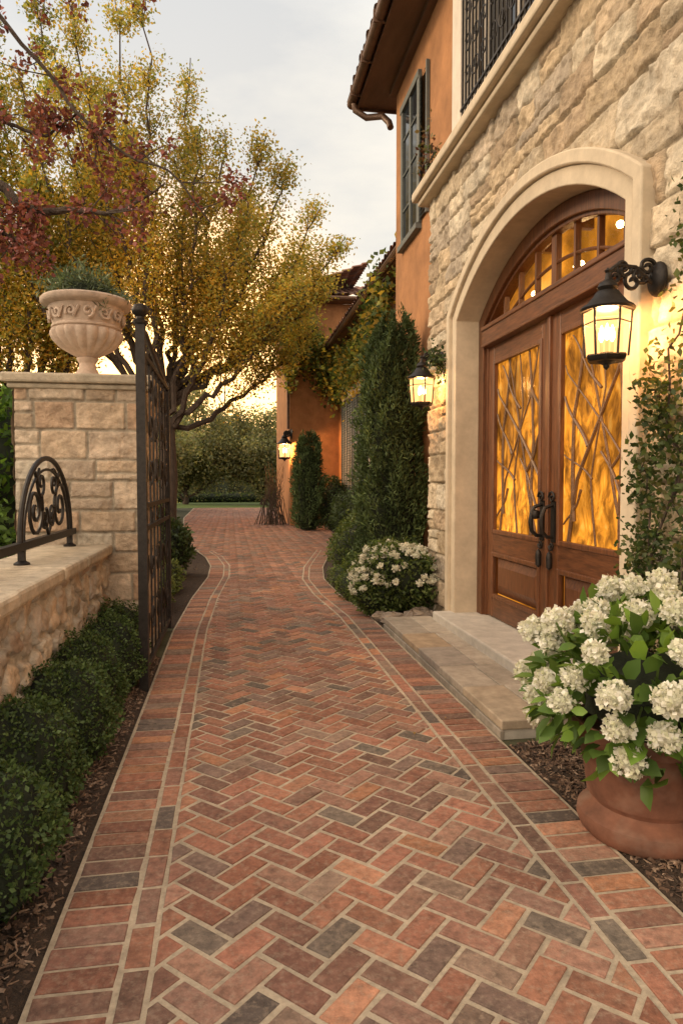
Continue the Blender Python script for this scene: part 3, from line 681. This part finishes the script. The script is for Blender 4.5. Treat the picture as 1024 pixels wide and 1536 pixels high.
# gate
gate=root('iron_gate'); mb=MB(); gx=-.62; g0,g1=5.02,7.05
mb.box(gx-.032,gx+.032,g0-.032,g0+.032,0.01,2.62); mb.lathe([(.05,0),(.055,.02),(.03,.035),(.028,.05),(.055,.075),(.06,.1),(.045,.13),(.001,.145)],gx,g0,2.62,16)
mb.box(gx-.02,gx+.02,g1-.03,g1+.03,.04,2.5)
for z in (.12,1.15,1.32,2.42): mb.box(gx-.015,gx+.015,g0+.035,g1-.03,z,z+.035)
mb.tube([(gx,g0,2.58),(gx,g0+.3,2.62),(gx,g0+.9,2.54),(gx,g1,2.44)],.02,8)
n=8
for i in range(1,n):
    y=g0+(g1-g0)*i/n; mb.box(gx-.007,gx+.007,y-.007,y+.007,.16,2.46)
for i in range(5):
    y=g0+.2+i*.405
    for z,rr in ((1.235,.07),(1.6,.14),(1.95,.14),(2.25,.11),(.45,.14),(.85,.14)):
        spiral(mb,(gx,y,z),(0,1,0),(0,0,1),rr,1.5,.0085,1 if i%2 else -1,start=i+z)
mb.build('ironwork',M_iron,gate,smooth=True)
# ------------------------------------------------------------------ pot + hydrangea
pot=root('terracotta_pot'); mb=MB(); px,py=1.74,2.62
mb.lathe([(.25,0),(.268,.02),(.28,.05),(.275,.085),(.255,.10),(.225,.115),(.212,.13),(.222,.15),(.235,.155),(.24,.165),(.25,.25),(.272,.36),(.285,.40),(.30,.41),(.305,.43),(.305,.46),(.29,.475),(.27,.47),(.265,.42),(.0,.42)],px,py,.02,56)
mb.build('pot_body',M_terra,pot,smooth=True)
hyd=root('hydrangea_plant'); lv=MB(); hc=np.array([px,py,.64])
P,d,rr=shell(850,hc,(.46,.49,.37),.55,.10,seed=9); k=P[:,2]>.36
broadleaves(lv,P[k],d[k],.098,[(.12,.21,.035),(.085,.155,.03),(.16,.26,.05),(.065,.12,.025)])
for i in range(26):
    a=RNG.uniform(0,6.28); e=hc+np.array([.42*math.cos(a),.42*math.sin(a),RNG.uniform(-.05,.3)])
    lv.tube([(px+.1*math.cos(a),py+.1*math.sin(a),.42),(px+.25*math.cos(a),py+.25*math.sin(a),.62),e],.005,5,(.10,.15,.04))
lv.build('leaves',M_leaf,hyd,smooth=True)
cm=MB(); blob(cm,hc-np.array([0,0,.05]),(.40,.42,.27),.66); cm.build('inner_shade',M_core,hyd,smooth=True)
def flowerheads(parent,C,rad,npet,psize,col):
    VV=[];FF=[];CC=[];off=0; co=MB()
    for c,r in zip(C,rad):
        d=unit(RNG.normal(size=(npet,3))); P=c+d*r*(RNG.uniform(.80,1.10,npet))[:,None]*np.array([1,1,.85])
        cl=palcol(npet,col,.1); V,F,CL=leafquads(P,d,psize,.95,cl,bias=1.8)
        VV.append(V);FF.append(F+off);CC.append(CL);off+=len(V); blob(co,c,(r,r,r*.85),.84)
    npmesh('flower_petals',np.concatenate(VV),np.concatenate(FF),np.concatenate(CC),M_petal,parent)
    co.build('flower_centres',M_flcore,parent,smooth=True)
hp=[]; tries=0
while len(hp)<66 and tries<8000:
    tries+=1; d=unit(RNG.normal(size=3)); 
    if d[2]<-.50: continue
    c=hc+d*np.array([.48,.51,.40])*RNG.uniform(.9,1.12)
    if all(np.linalg.norm(c-q)>.105 for q in hp): hp.append(c)
flowerheads(hyd,hp,[RNG.uniform(.038,.058) for _ in hp],260,.021,[(.78,.76,.67),(.72,.71,.57),(.80,.79,.72),(.67,.68,.50)])
# ------------------------------------------------------------------ white shrub
ws=shrub('white_flowering_shrub',[(1.86,7.55,.42,.5,.5,.42),(1.62,7.45,.28,.3,.3,.26)],8000,.05,G_mid,asp=.5)
hp=[]
for i in range(150):
    d=unit(RNG.normal(size=3)); d[2]=abs(d[2])*.9; 
    hp.append(np.array([1.86,7.55,.42])+d*np.array([.5,.5,.43])*RNG.uniform(.95,1.08) if i<115 else np.array([1.62,7.45,.28])+d*np.array([.3,.3,.28]))
flowerheads(ws,hp,[RNG.uniform(.018,.040) for _ in hp],50,.024,[(.78,.74,.60),(.72,.69,.52),(.78,.75,.66)])
def rock(loc,s,seed):
    r=root('garden_rock'); mb=MB(); V=[];seg=14
    for i in range(9):
        for j in range(seg):
            a=2*math.pi*j/seg; ph=math.pi*i/8; q=1+.18*math.sin(3*a+seed)+.12*math.sin(2*ph*3+a*2+seed)
            V.append((loc[0]+s[0]*q*math.sin(ph)*math.cos(a),loc[1]+s[1]*q*math.sin(ph)*math.sin(a),loc[2]-s[2]*q*math.cos(ph)*.8))
    mb.add(V,[(i*seg+j,i*seg+(j+1)%seg,(i+1)*seg+(j+1)%seg,(i+1)*seg+j) for i in range(8) for j in range(seg)],(.28,.23,.19))
    mb.build('rock_body',M_stone,r)
for i,(x,y,s_) in enumerate(((1.68,7.0,.13),(1.9,6.98,.15),(2.1,7.02,.12),(1.6,7.2,.09),(2.05,7.2,.14))): rock((x,y,.06),(s_,s_*.7,s_*.7),i+1)
# ------------------------------------------------------------------ boxwoods
for i,(x,y,r_) in enumerate(((-.90,5.6,.25),(-.88,5.02,.28),(-.93,4.40,.27),(-.90,3.78,.29),(-.95,3.12,.30),(-.92,2.46,.31),(-.97,1.8,.31),(-.95,1.2,.3))):
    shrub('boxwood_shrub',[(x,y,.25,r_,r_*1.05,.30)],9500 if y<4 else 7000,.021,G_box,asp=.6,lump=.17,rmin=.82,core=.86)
def cypress(name,x,y,r,h,n,size=.07):
    rt=root(name); z=RNG.random(n)**.85*h; t=z/h
    prof=np.interp(t,[0,.08,.35,.7,.9,1],[.75,1,1.05,.95,.75,.4])
    a=RNG.uniform(0,6.283,n); l=1+.34*(vnoise(a*2+9,z*1.6,1.6,5)-.5)*2+.22*(vnoise(a*5+9,z*5,1.3,6)-.5)*2
    q=r*prof*l*(.68+.34*RNG.random(n)**.5)
    P=np.stack([x+q*np.cos(a),y+q*np.sin(a),z+.05+.5*(vnoise(a*3,z*0+3,1.5,8)-.5)*t],1); out=np.stack([np.cos(a),np.sin(a),np.full(n,1.6)],1)
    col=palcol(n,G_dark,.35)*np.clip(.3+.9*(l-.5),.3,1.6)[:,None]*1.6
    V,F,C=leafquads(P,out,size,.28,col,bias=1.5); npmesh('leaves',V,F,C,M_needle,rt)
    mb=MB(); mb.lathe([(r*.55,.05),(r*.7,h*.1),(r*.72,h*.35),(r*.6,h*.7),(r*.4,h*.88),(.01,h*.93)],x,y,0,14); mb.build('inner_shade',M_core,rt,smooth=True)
    mb=MB(); mb.tube([(x,y,0),(x,y,h*.5)],[.06,.03],8); mb.build('trunk',M_bark,rt)
cypress('cypress_tree',2.08,8.75,.42,3.5,30000)
cypress('cypress_tree',2.42,21.5,.45,2.9,9000,.12)
shrub('garden_shrub',[(2.0,10.4,.45,.5,.6,.5),(1.9,9.4,.3,.35,.4,.32)],7000,.05,G_mid,m=M_leaf)
shrub('garden_shrub',[(2.5,12.5,.5,.55,.9,.5)],5000,.07,G_mid)
shrub('garden_shrub',[(2.9,15.5,.6,.55,1.2,.65)],5000,.08,G_dark)
shrub('garden_shrub',[(3.3,18.8,.6,.5,1.6,.7),(3.3,22,.8,.5,1.2,.9)],6000,.09,G_dark)
shrub('garden_shrub',[(1.55,8.6,.18,.22,.4,.2),(1.6,9.6,.16,.22,.4,.18)],3000,.035,G_mid)
tw=root('bare_twig_shrub'); mb=MB()
for i in range(70):
    a=RNG.uniform(0,6.28); q=RNG.uniform(.1,.7); mb.tube([(1.5+q*math.cos(a),24.6+q*math.sin(a),0),(1.5+q*.6*math.cos(a+.7),24.6+q*.6*math.sin(a+.7),.9),(1.55+.35*math.cos(a*3),24.6,1.9+RNG.uniform(-.9,.4))],[.012,.009,.004],4)
mb.build('twigs',M_bark,tw)
# left of path beyond gate
shrub('garden_shrub',[(-1.0,8.3,.22,.32,.7,.25),(-.95,9.6,.22,.3,.7,.25)],7000,.04,[(.13,.17,.045),(.17,.20,.06),(.09,.12,.03)])
shrub('garden_shrub',[(-1.4,11.2,.55,.55,.6,.6),(-1.0,11,.5,.4,.5,.42)],6000,.09,G_dark)
shrub('garden_shrub',[(-2.2,14.5,.6,.9,1.2,.7)],5000,.09,G_mid)
shrub('laurel_shrub',[(-4.2,8.2,1.6,1.3,1.1,1.75),(-3.0,9.3,1.3,1.0,1.0,1.4)],15000,.12,[(.11,.21,.035),(.16,.27,.05),(.07,.14,.03)],lump=.3,m=M_leafg)
shrub('laurel_shrub',[(-2.6,5.2,.7,.6,.6,.75),(-2.4,6.4,.7,.5,.5,.8)],7000,.08,[(.12,.21,.045),(.16,.27,.055),(.08,.14,.04)],lump=.3)
shrub('laurel_shrub',[(-7.5,11,2.2,2.2,1.8,2.6)],14000,.16,G_mid,lump=.3)
# ------------------------------------------------------------------ vine
def vine(name,paths,nleaf,size,pal,spread,m=M_leaf,stem=.009):
    r=root(name); mb=MB(); P=[]
    for p in paths:
        p=np.array(p,float); t=np.linspace(0,1,24); k=np.linspace(0,1,len(p))
        q=np.stack([np.interp(t,k,p[:,j]) for j in range(3)],1); q+=RNG.normal(size=q.shape)*np.array([.01,.03,.02])
        mb.tube(q,np.linspace(stem,stem*.4,24),5,(.10,.06,.04)); P.append(q)
    Q=np.concatenate(P); c=Q[RNG.integers(0,len(Q),nleaf)]+RNG.normal(size=(nleaf,3))*np.array(spread)
    mb.build('stems',M_bark,r)
    V,F,C=leafquads(c,np.tile(np.array([-1.,-.3,.2]),(nleaf,1)),size,.65,palcol(nleaf,pal,.35),bias=.7)
    npmesh('leaves',V,F,C,m,r)
vine('climbing_vine',[[(2.14,3.2,.1),(2.14,3.22,.8),(2.12,3.0,1.5),(2.14,3.12,2.0),(2.14,2.9,2.5),(2.14,2.95,2.9)],[(2.12,3.1,.1),(2.12,2.8,.9),(2.12,3.0,1.6),(2.12,2.75,2.3),(2.14,2.78,3.0)],[(2.14,3.0,.9),(2.13,3.22,1.25),(2.13,3.28,1.65)],[(2.14,3.0,1.6),(2.13,3.15,1.85),(2.13,3.2,2.0)],[(2.1,2.7,.3),(2.1,2.5,1.2),(2.12,2.5,2.0),(2.13,2.7,2.6)],[(2.14,3.2,.5),(2.13,3.3,.9),(2.13,3.32,1.2)],[(2.1,2.9,.4),(2.08,2.85,1.0),(2.1,2.8,1.7)]],4600,.038,[(.06,.09,.025),(.04,.065,.02),(.09,.12,.04),(.12,.12,.045)],(.035,.07,.08))
vine('wall_ivy',[[(3.3,14.5,5.9),(3.5,17,5.7),(3.6,20,5.3),(3.4,23,5.4)],[(3.5,16,5.4),(3.6,19,4.9),(3.5,22.5,4.7)],[(2.2,23.8,7.4),(2.8,23.7,6.6),(3.5,23.6,5.6)],[(2.1,23.8,6.4),(3.0,23.7,5.4),(3.6,23.0,4.6)],[(1.9,23.6,7.6),(2.1,23.6,5.2)]],9000,.15,G_gold[1:]+G_mid,(.12,.5,.32),M_leafg,.03)
vine('cornice_plant',[[(2.15,7.2,4.87),(2.12,7.15,5.05),(2.1,7.2,5.25)],[(2.15,7.3,4.87),(2.1,7.4,5.1)]],160,.05,[(.14,.10,.04),(.07,.09,.03),(.12,.05,.03)],(.05,.08,.06))
vine('wall_plant',[[(2.2,6.86,2.62),(2.12,6.84,2.72),(2.1,6.85,2.85)]],260,.045,G_dark,(.05,.05,.06))
# ------------------------------------------------------------------ trees
def tree(name,base,limbs,trunk_r,fork,leaves_per,size,pal,tw_len=(1.6,.5),npts=14,ntw=3,sig=.17,m=M_leafg,rlimb=.10,grad=None,t0=.3):
    r=root(name); mb=MB(); base=np.array(base,float); P=[]
    fk=base+np.array(fork,float)
    mb.tube([base,base+(fk-base)*.5+np.array([.1,0,0]),fk],[trunk_r*1.35,trunk_r,trunk_r*.85],10)
    for e in limbs:
        e=base+np.array(e,float); st=fk+np.array([0,0,RNG.uniform(-.6,.8)])
        hor=(e-st)*np.array([1,1,0]); mid=st+hor*.62+np.array([0,0,(e[2]-st[2])*.35])
        t=np.linspace(0,1,20)[:,None]; q=(1-t)**2*st+2*t*(1-t)*mid+t*t*e
        q[1:-1]+=RNG.normal(size=(18,3))*.07
        mb.tube(q,np.linspace(rlimb,.015,20),6,cap=False)
        ax=unit(q[-1]-q[0])
        for i in range(npts):
            t_=t0+(1-t0)*(i+RNG.random())/npts; i0=min(19,int(t_*19)); o_=q[i0]
            for k in range(ntw):
                a=RNG.uniform(0,6.28); dr=unit(np.array([math.cos(a),math.sin(a),RNG.uniform(.4,1.7)])+ax*.35)
                L=np.interp(t_,[.2,1],tw_len)*RNG.uniform(.6,1.25); end=o_+dr*L+np.array([0,0,.12*L])
                if k<2: mb.tube([o_,(o_+end)/2+RNG.normal(size=3)*.05,end],[.018,.012,.005],4,cap=False)
                u=RNG.random(leaves_per)**.75; P.append(o_+(end-o_)*u[:,None]+RNG.normal(size=(leaves_per,3))*sig*(.5+.6*L))
    P=np.concatenate(P); col=palcol(len(P),pal,.3)
    cl=vnoise(P[:,0]+P[:,1]*.7+20,P[:,2],.9,12); col*= (.6+.8*cl)[:,None]
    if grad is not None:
        g_=np.clip(np.exp(-(((P-np.array(grad[0]))/grad[1])**2).sum(1)),0,1)[:,None]; col=col*(1-g_)+g_*col*np.array([1.4,1.12,.8])  # low-sun glow painted into leaf colour around the grad centre
    V,F,C=leafquads(P,np.zeros_like(P),size,.62,np.clip(col,0,.75),bias=0); npmesh('leaves',V,F,C,m,r)
    mb.build('trunk_and_limbs',M_bark,r,smooth=True)
limbs=[(-1.2,0,15.0),(.8,1,14.2),(-.3,-1,14.6),(-3.0,.5,13.9),(-2.2,-1.5,14.1),(1.8,1,12.2),(3.0,0,11.6),(3.6,-.8,10.6),(4.6,.5,9.8),(5.2,-.5,8.6),(4.2,1.5,8.7),(-4.6,0,12.6),(-4.0,2,10.8),(-5,-1,9.8),(3.8,-1.5,7.0),(-2.6,2,11.4),(.6,2,12.2),(2.4,-2,8.9),(-1.5,-2.5,11.4),(4.6,1,6.4),(-.4,-2.5,10.2),(-3.4,-1.5,12.2),(2.8,1.5,10),(1.2,-1.5,11),(4.8,0,7.4),(1.6,0,8.2)]
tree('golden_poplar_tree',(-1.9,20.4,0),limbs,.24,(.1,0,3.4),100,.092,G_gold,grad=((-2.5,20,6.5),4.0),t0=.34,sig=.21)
limbs=[(-2,0,15),(1,0,15.6),(2.5,1,14),(-3,-1,12),(3.6,-1,10.6),(-4,1,9.5),(0,-2,13.4),(2,2,11.8),(-1.5,2,10),(3,0,8.5),(1.4,-2.4,9.4),(-2.4,-2.4,8),(3.2,1,12.8)]
tree('golden_poplar_tree',(-6.2,21.5,0),limbs,.25,(0,0,2.8),96,.12,G_gold[:5]+G_mid[1:2],ntw=4,grad=((-6,21,5),4.0),sig=.2)
limbs=[(-2.4,0,8),(1,0,8.5),(3.0,1,7.0),(-3.6,-1,5.5),(3.6,-1,4.5),(0,-2,7.0),(2,2,6.5),(-1,1,7.5),(-3,1,4),(0,-2.5,5)]
def olive(x,y,kx,kz): tree('olive_tree',(x,y,0),[(a*kx*RNG.uniform(.8,1.2),b,c*kz*RNG.uniform(.8,1.15)) for a,b,c in limbs],.18,(0,0,.9),60,.20,G_olive,m=M_leafg,ntw=4,tw_len=(1.9,1.2),t0=.1,sig=.26)
olive(2.2,48,1.2,.8); olive(-3.2,50,1.3,.95); olive(-6.0,38,1.0,.66)
shrub('garden_shrub',[(-3.6,25,.9,1.4,1.2,1.1),(-4.2,31,1.0,1.6,1.5,1.2),(-5,38,1.2,2,1.5,1.6)],11000,.14,G_olive+G_mid,lump=.3)
shrub('garden_shrub',[(x,60+(i%3)*2,1.0,2.6,1.8,3.0+1.4*math.sin(i*2.3)) for i,x in enumerate((-11,-8,-5,-2,1,4,7))],16000,.26,G_olive,lump=.45,rmin=.55,m=M_leafg,core=.7,cm=M_coreo)
shrub('hedge',[(x,55,.3,1.9,.8,.5) for x in range(-14,16,2)],12000,.14,G_mid,lump=.1)
bl=[]
for i in range(46):
    x=-75+i*3.6+RNG.uniform(-1,1); yy=74+RNG.uniform(-5,8); h=RNG.uniform(3.0,5.2) if x>-32 else RNG.uniform(5,9)
    bl.append((x,yy,h*.8,4,3,h))
shrub('background_trees',bl,36000,.55,G_mid+[(.17,.16,.04),(.22,.17,.04)],lump=.35,rmin=.6)
bl=[(-11,26,3,3.2,3,3.6),(-15,22,3.5,3.5,3,4.5),(-9,31,2.6,3,3,3.2),(-20,30,5,5,4,6)]
shrub('tree_mass',bl,26000,.24,G_mid+G_gold[2:3],lump=.35,rmin=.6)
# plum tree near, trunk out of frame
pt=root('purple_leaf_plum_tree'); mb=MB()
mb.tube([(-3.7,4.7,0),(-3.6,4.7,1.4),(-3.3,4.75,2.6)],[.17,.14,.12],10)
Lm=[[(-3.3,4.75,2.6),(-2.5,4.8,3.6),(-1.9,4.8,3.72),(-1.5,4.8,3.46),(-1.33,4.78,3.30),(-1.15,4.75,3.25),(-.95,4.72,3.28),(-.79,4.69,3.24),(-.62,4.66,3.30),(-.4,4.6,3.42)],
 [(-3.3,4.75,2.6),(-2.6,4.7,4.2),(-1.9,4.7,4.75),(-1.45,4.75,4.5),(-1.15,4.72,4.15),(-.94,4.7,3.85),(-.68,4.65,3.62),(-.35,4.6,3.5),(-.12,4.6,3.2)],
 [(-2.2,4.7,4.5),(-1.6,4.5,5.0),(-1.2,4.4,4.9),(-.85,4.4,4.6)],[(-1.9,4.8,3.72),(-1.5,4.9,3.9),(-1.2,4.9,3.8),(-.95,4.8,3.95)],[(-1.6,4.5,5.0),(-1.0,4.6,5.1),(-.6,4.6,4.85)],[(-1.5,4.8,3.46),(-1.45,4.7,3.1),(-1.3,4.7,3.05)]]
cl=[]
for i,p in enumerate(Lm):
    p=np.array(p); t=np.linspace(0,1,30); k=np.linspace(0,1,len(p)); q=np.stack([np.interp(t,k,p[:,j]) for j in range(3)],1); q+=RNG.normal(size=q.shape)*.008
    mb.tube(q,np.linspace(.05 if i<1 else .02,.005,30),8)
    for o_ in q[12:] if i<2 else q[6:]:
        if RNG.random()<.7:
            e=o_+RNG.normal(size=3)*np.array([.12,.12,.12])+np.array([.04,0,-.03]); mb.tube([o_,(o_+e)/2+RNG.normal(size=3)*.01,e],[.005,.004,.002],4); cl.append(e)
P=[];D=[]
for c in cl:
    k=int(RNG.integers(24,80)); o_=RNG.normal(size=(k,3))*.034; P.append(c+o_); D.append(unit(o_))
P=np.concatenate(P);D=np.concatenate(D)
lv=MB(); broadleaves(lv,P,D,.034,[(.24,.075,.068),(.16,.05,.046),(.32,.12,.105),(.20,.07,.065),(.12,.05,.04)],asp=.75)
P2=np.array([(-.95,4.4,4.75)])+RNG.normal(size=(160,3))*np.array([.22,.12,.10]); broadleaves(lv,P2,unit(RNG.normal(size=(160,3))),.07,[(.12,.16,.03),(.2,.16,.05)],asp=.5)
lv.build('leaves',M_leaf,pt); mb.build('branches',M_bark,pt,smooth=True)
# ------------------------------------------------------------------ world, sun, camera
w=bpy.data.worlds.new("World"); scene.world=w; w.use_nodes=True; nt=w.node_tree; N=nt.nodes; L=nt.links
SE,SA=R(24),R(-64)
bg=N['Background']; sky=N.new('ShaderNodeTexSky'); sky.sky_type='NISHITA'; sky.sun_disc=False; sky.sun_elevation=SE; sky.sun_rotation=SA
sky.air_density=1.0; sky.dust_density=1.0
tc=N.new('ShaderNodeTexCoord')
sc=N.new('ShaderNodeVectorMath'); sc.operation='SCALE'; sc.inputs['Scale'].default_value=.14; L.new(sky.outputs[0],sc.inputs[0])
mp=N.new('ShaderNodeMapping'); mp.inputs['Scale'].default_value=(1,1,2.6); L.new(tc.outputs['Generated'],mp.inputs[0])
nz=N.new('ShaderNodeTexNoise'); nz.inputs['Scale'].default_value=2.6; nz.inputs['Detail'].default_value=8; nz.inputs['Roughness'].default_value=.55; L.new(mp.outputs[0],nz.inputs[0])
mr=N.new('ShaderNodeMapRange'); mr.inputs[1].default_value=.38; mr.inputs[2].default_value=.60; mr.inputs[3].default_value=.70; mr.inputs[4].default_value=.98; L.new(nz.outputs[0],mr.inputs[0])
def lobe(dirv,a,b):
    dt=N.new('ShaderNodeVectorMath'); dt.operation='DOT_PRODUCT'; dt.inputs[1].default_value=Vector(dirv).normalized(); L.new(nrm.outputs[0],dt.inputs[0])
    m2=N.new('ShaderNodeMapRange'); m2.inputs[1].default_value=a; m2.inputs[2].default_value=b; m2.inputs[3].default_value=0; m2.inputs[4].default_value=1; m2.interpolation_type='SMOOTHSTEP'; L.new(dt.outputs['Value'],m2.inputs[0]); return m2.outputs[0]
nrm=N.new('ShaderNodeVectorMath'); nrm.operation='NORMALIZE'; L.new(tc.outputs['Generated'],nrm.inputs[0])
c0=N.new('ShaderNodeMixRGB'); c0.inputs[1].default_value=(.86,.88,.89,1); c0.inputs[2].default_value=(1.08,1.0,.86,1); L.new(lobe((-.05,1,.1),.74,.97),c0.inputs[0])
cc=N.new('ShaderNodeMixRGB'); L.new(c0.outputs[0],cc.inputs[1]); cc.inputs[2].default_value=(5.5,3.0,1.0,1); L.new(lobe((-.07,1,.12),.95,1.0),cc.inputs[0])
c2=N.new('ShaderNodeMixRGB'); L.new(cc.outputs[0],c2.inputs[1]); c2.inputs[2].default_value=(3.1,2.5,1.85,1); L.new(lobe((-.6,-.8,.45),.1,.95),c2.inputs[0])
mx=N.new('ShaderNodeMixRGB'); L.new(mr.outputs[0],mx.inputs[0]); L.new(sc.outputs[0],mx.inputs[1]); L.new(c2.outputs[0],mx.inputs[2])
L.new(mx.outputs[0],bg.inputs[0]); bg.inputs[1].default_value=1.0
sl=bpy.data.lights.new('sun','SUN'); sl.energy=2.1; sl.angle=R(12); sl.color=(1,.74,.46); so=bpy.data.objects.new('sun',sl); link(so)
so.rotation_euler=Vector((math.sin(SA)*math.cos(SE),math.cos(SA)*math.cos(SE),math.sin(SE))).to_track_quat('Z','Y').to_euler()
cam=bpy.data.cameras.new('camera'); cam.sensor_fit='VERTICAL'; cam.sensor_height=24; cam.lens=16; cam.clip_end=2000; cam.clip_start=.05
co=bpy.data.objects.new('camera',cam); link(co); co.location=(0,0,1.5); co.rotation_euler=(R(90-2.4),0,R(-9.2)); scene.camera=co
scene.view_settings.view_transform='Standard'; scene.view_settings.look='None'; scene.view_settings.exposure=0
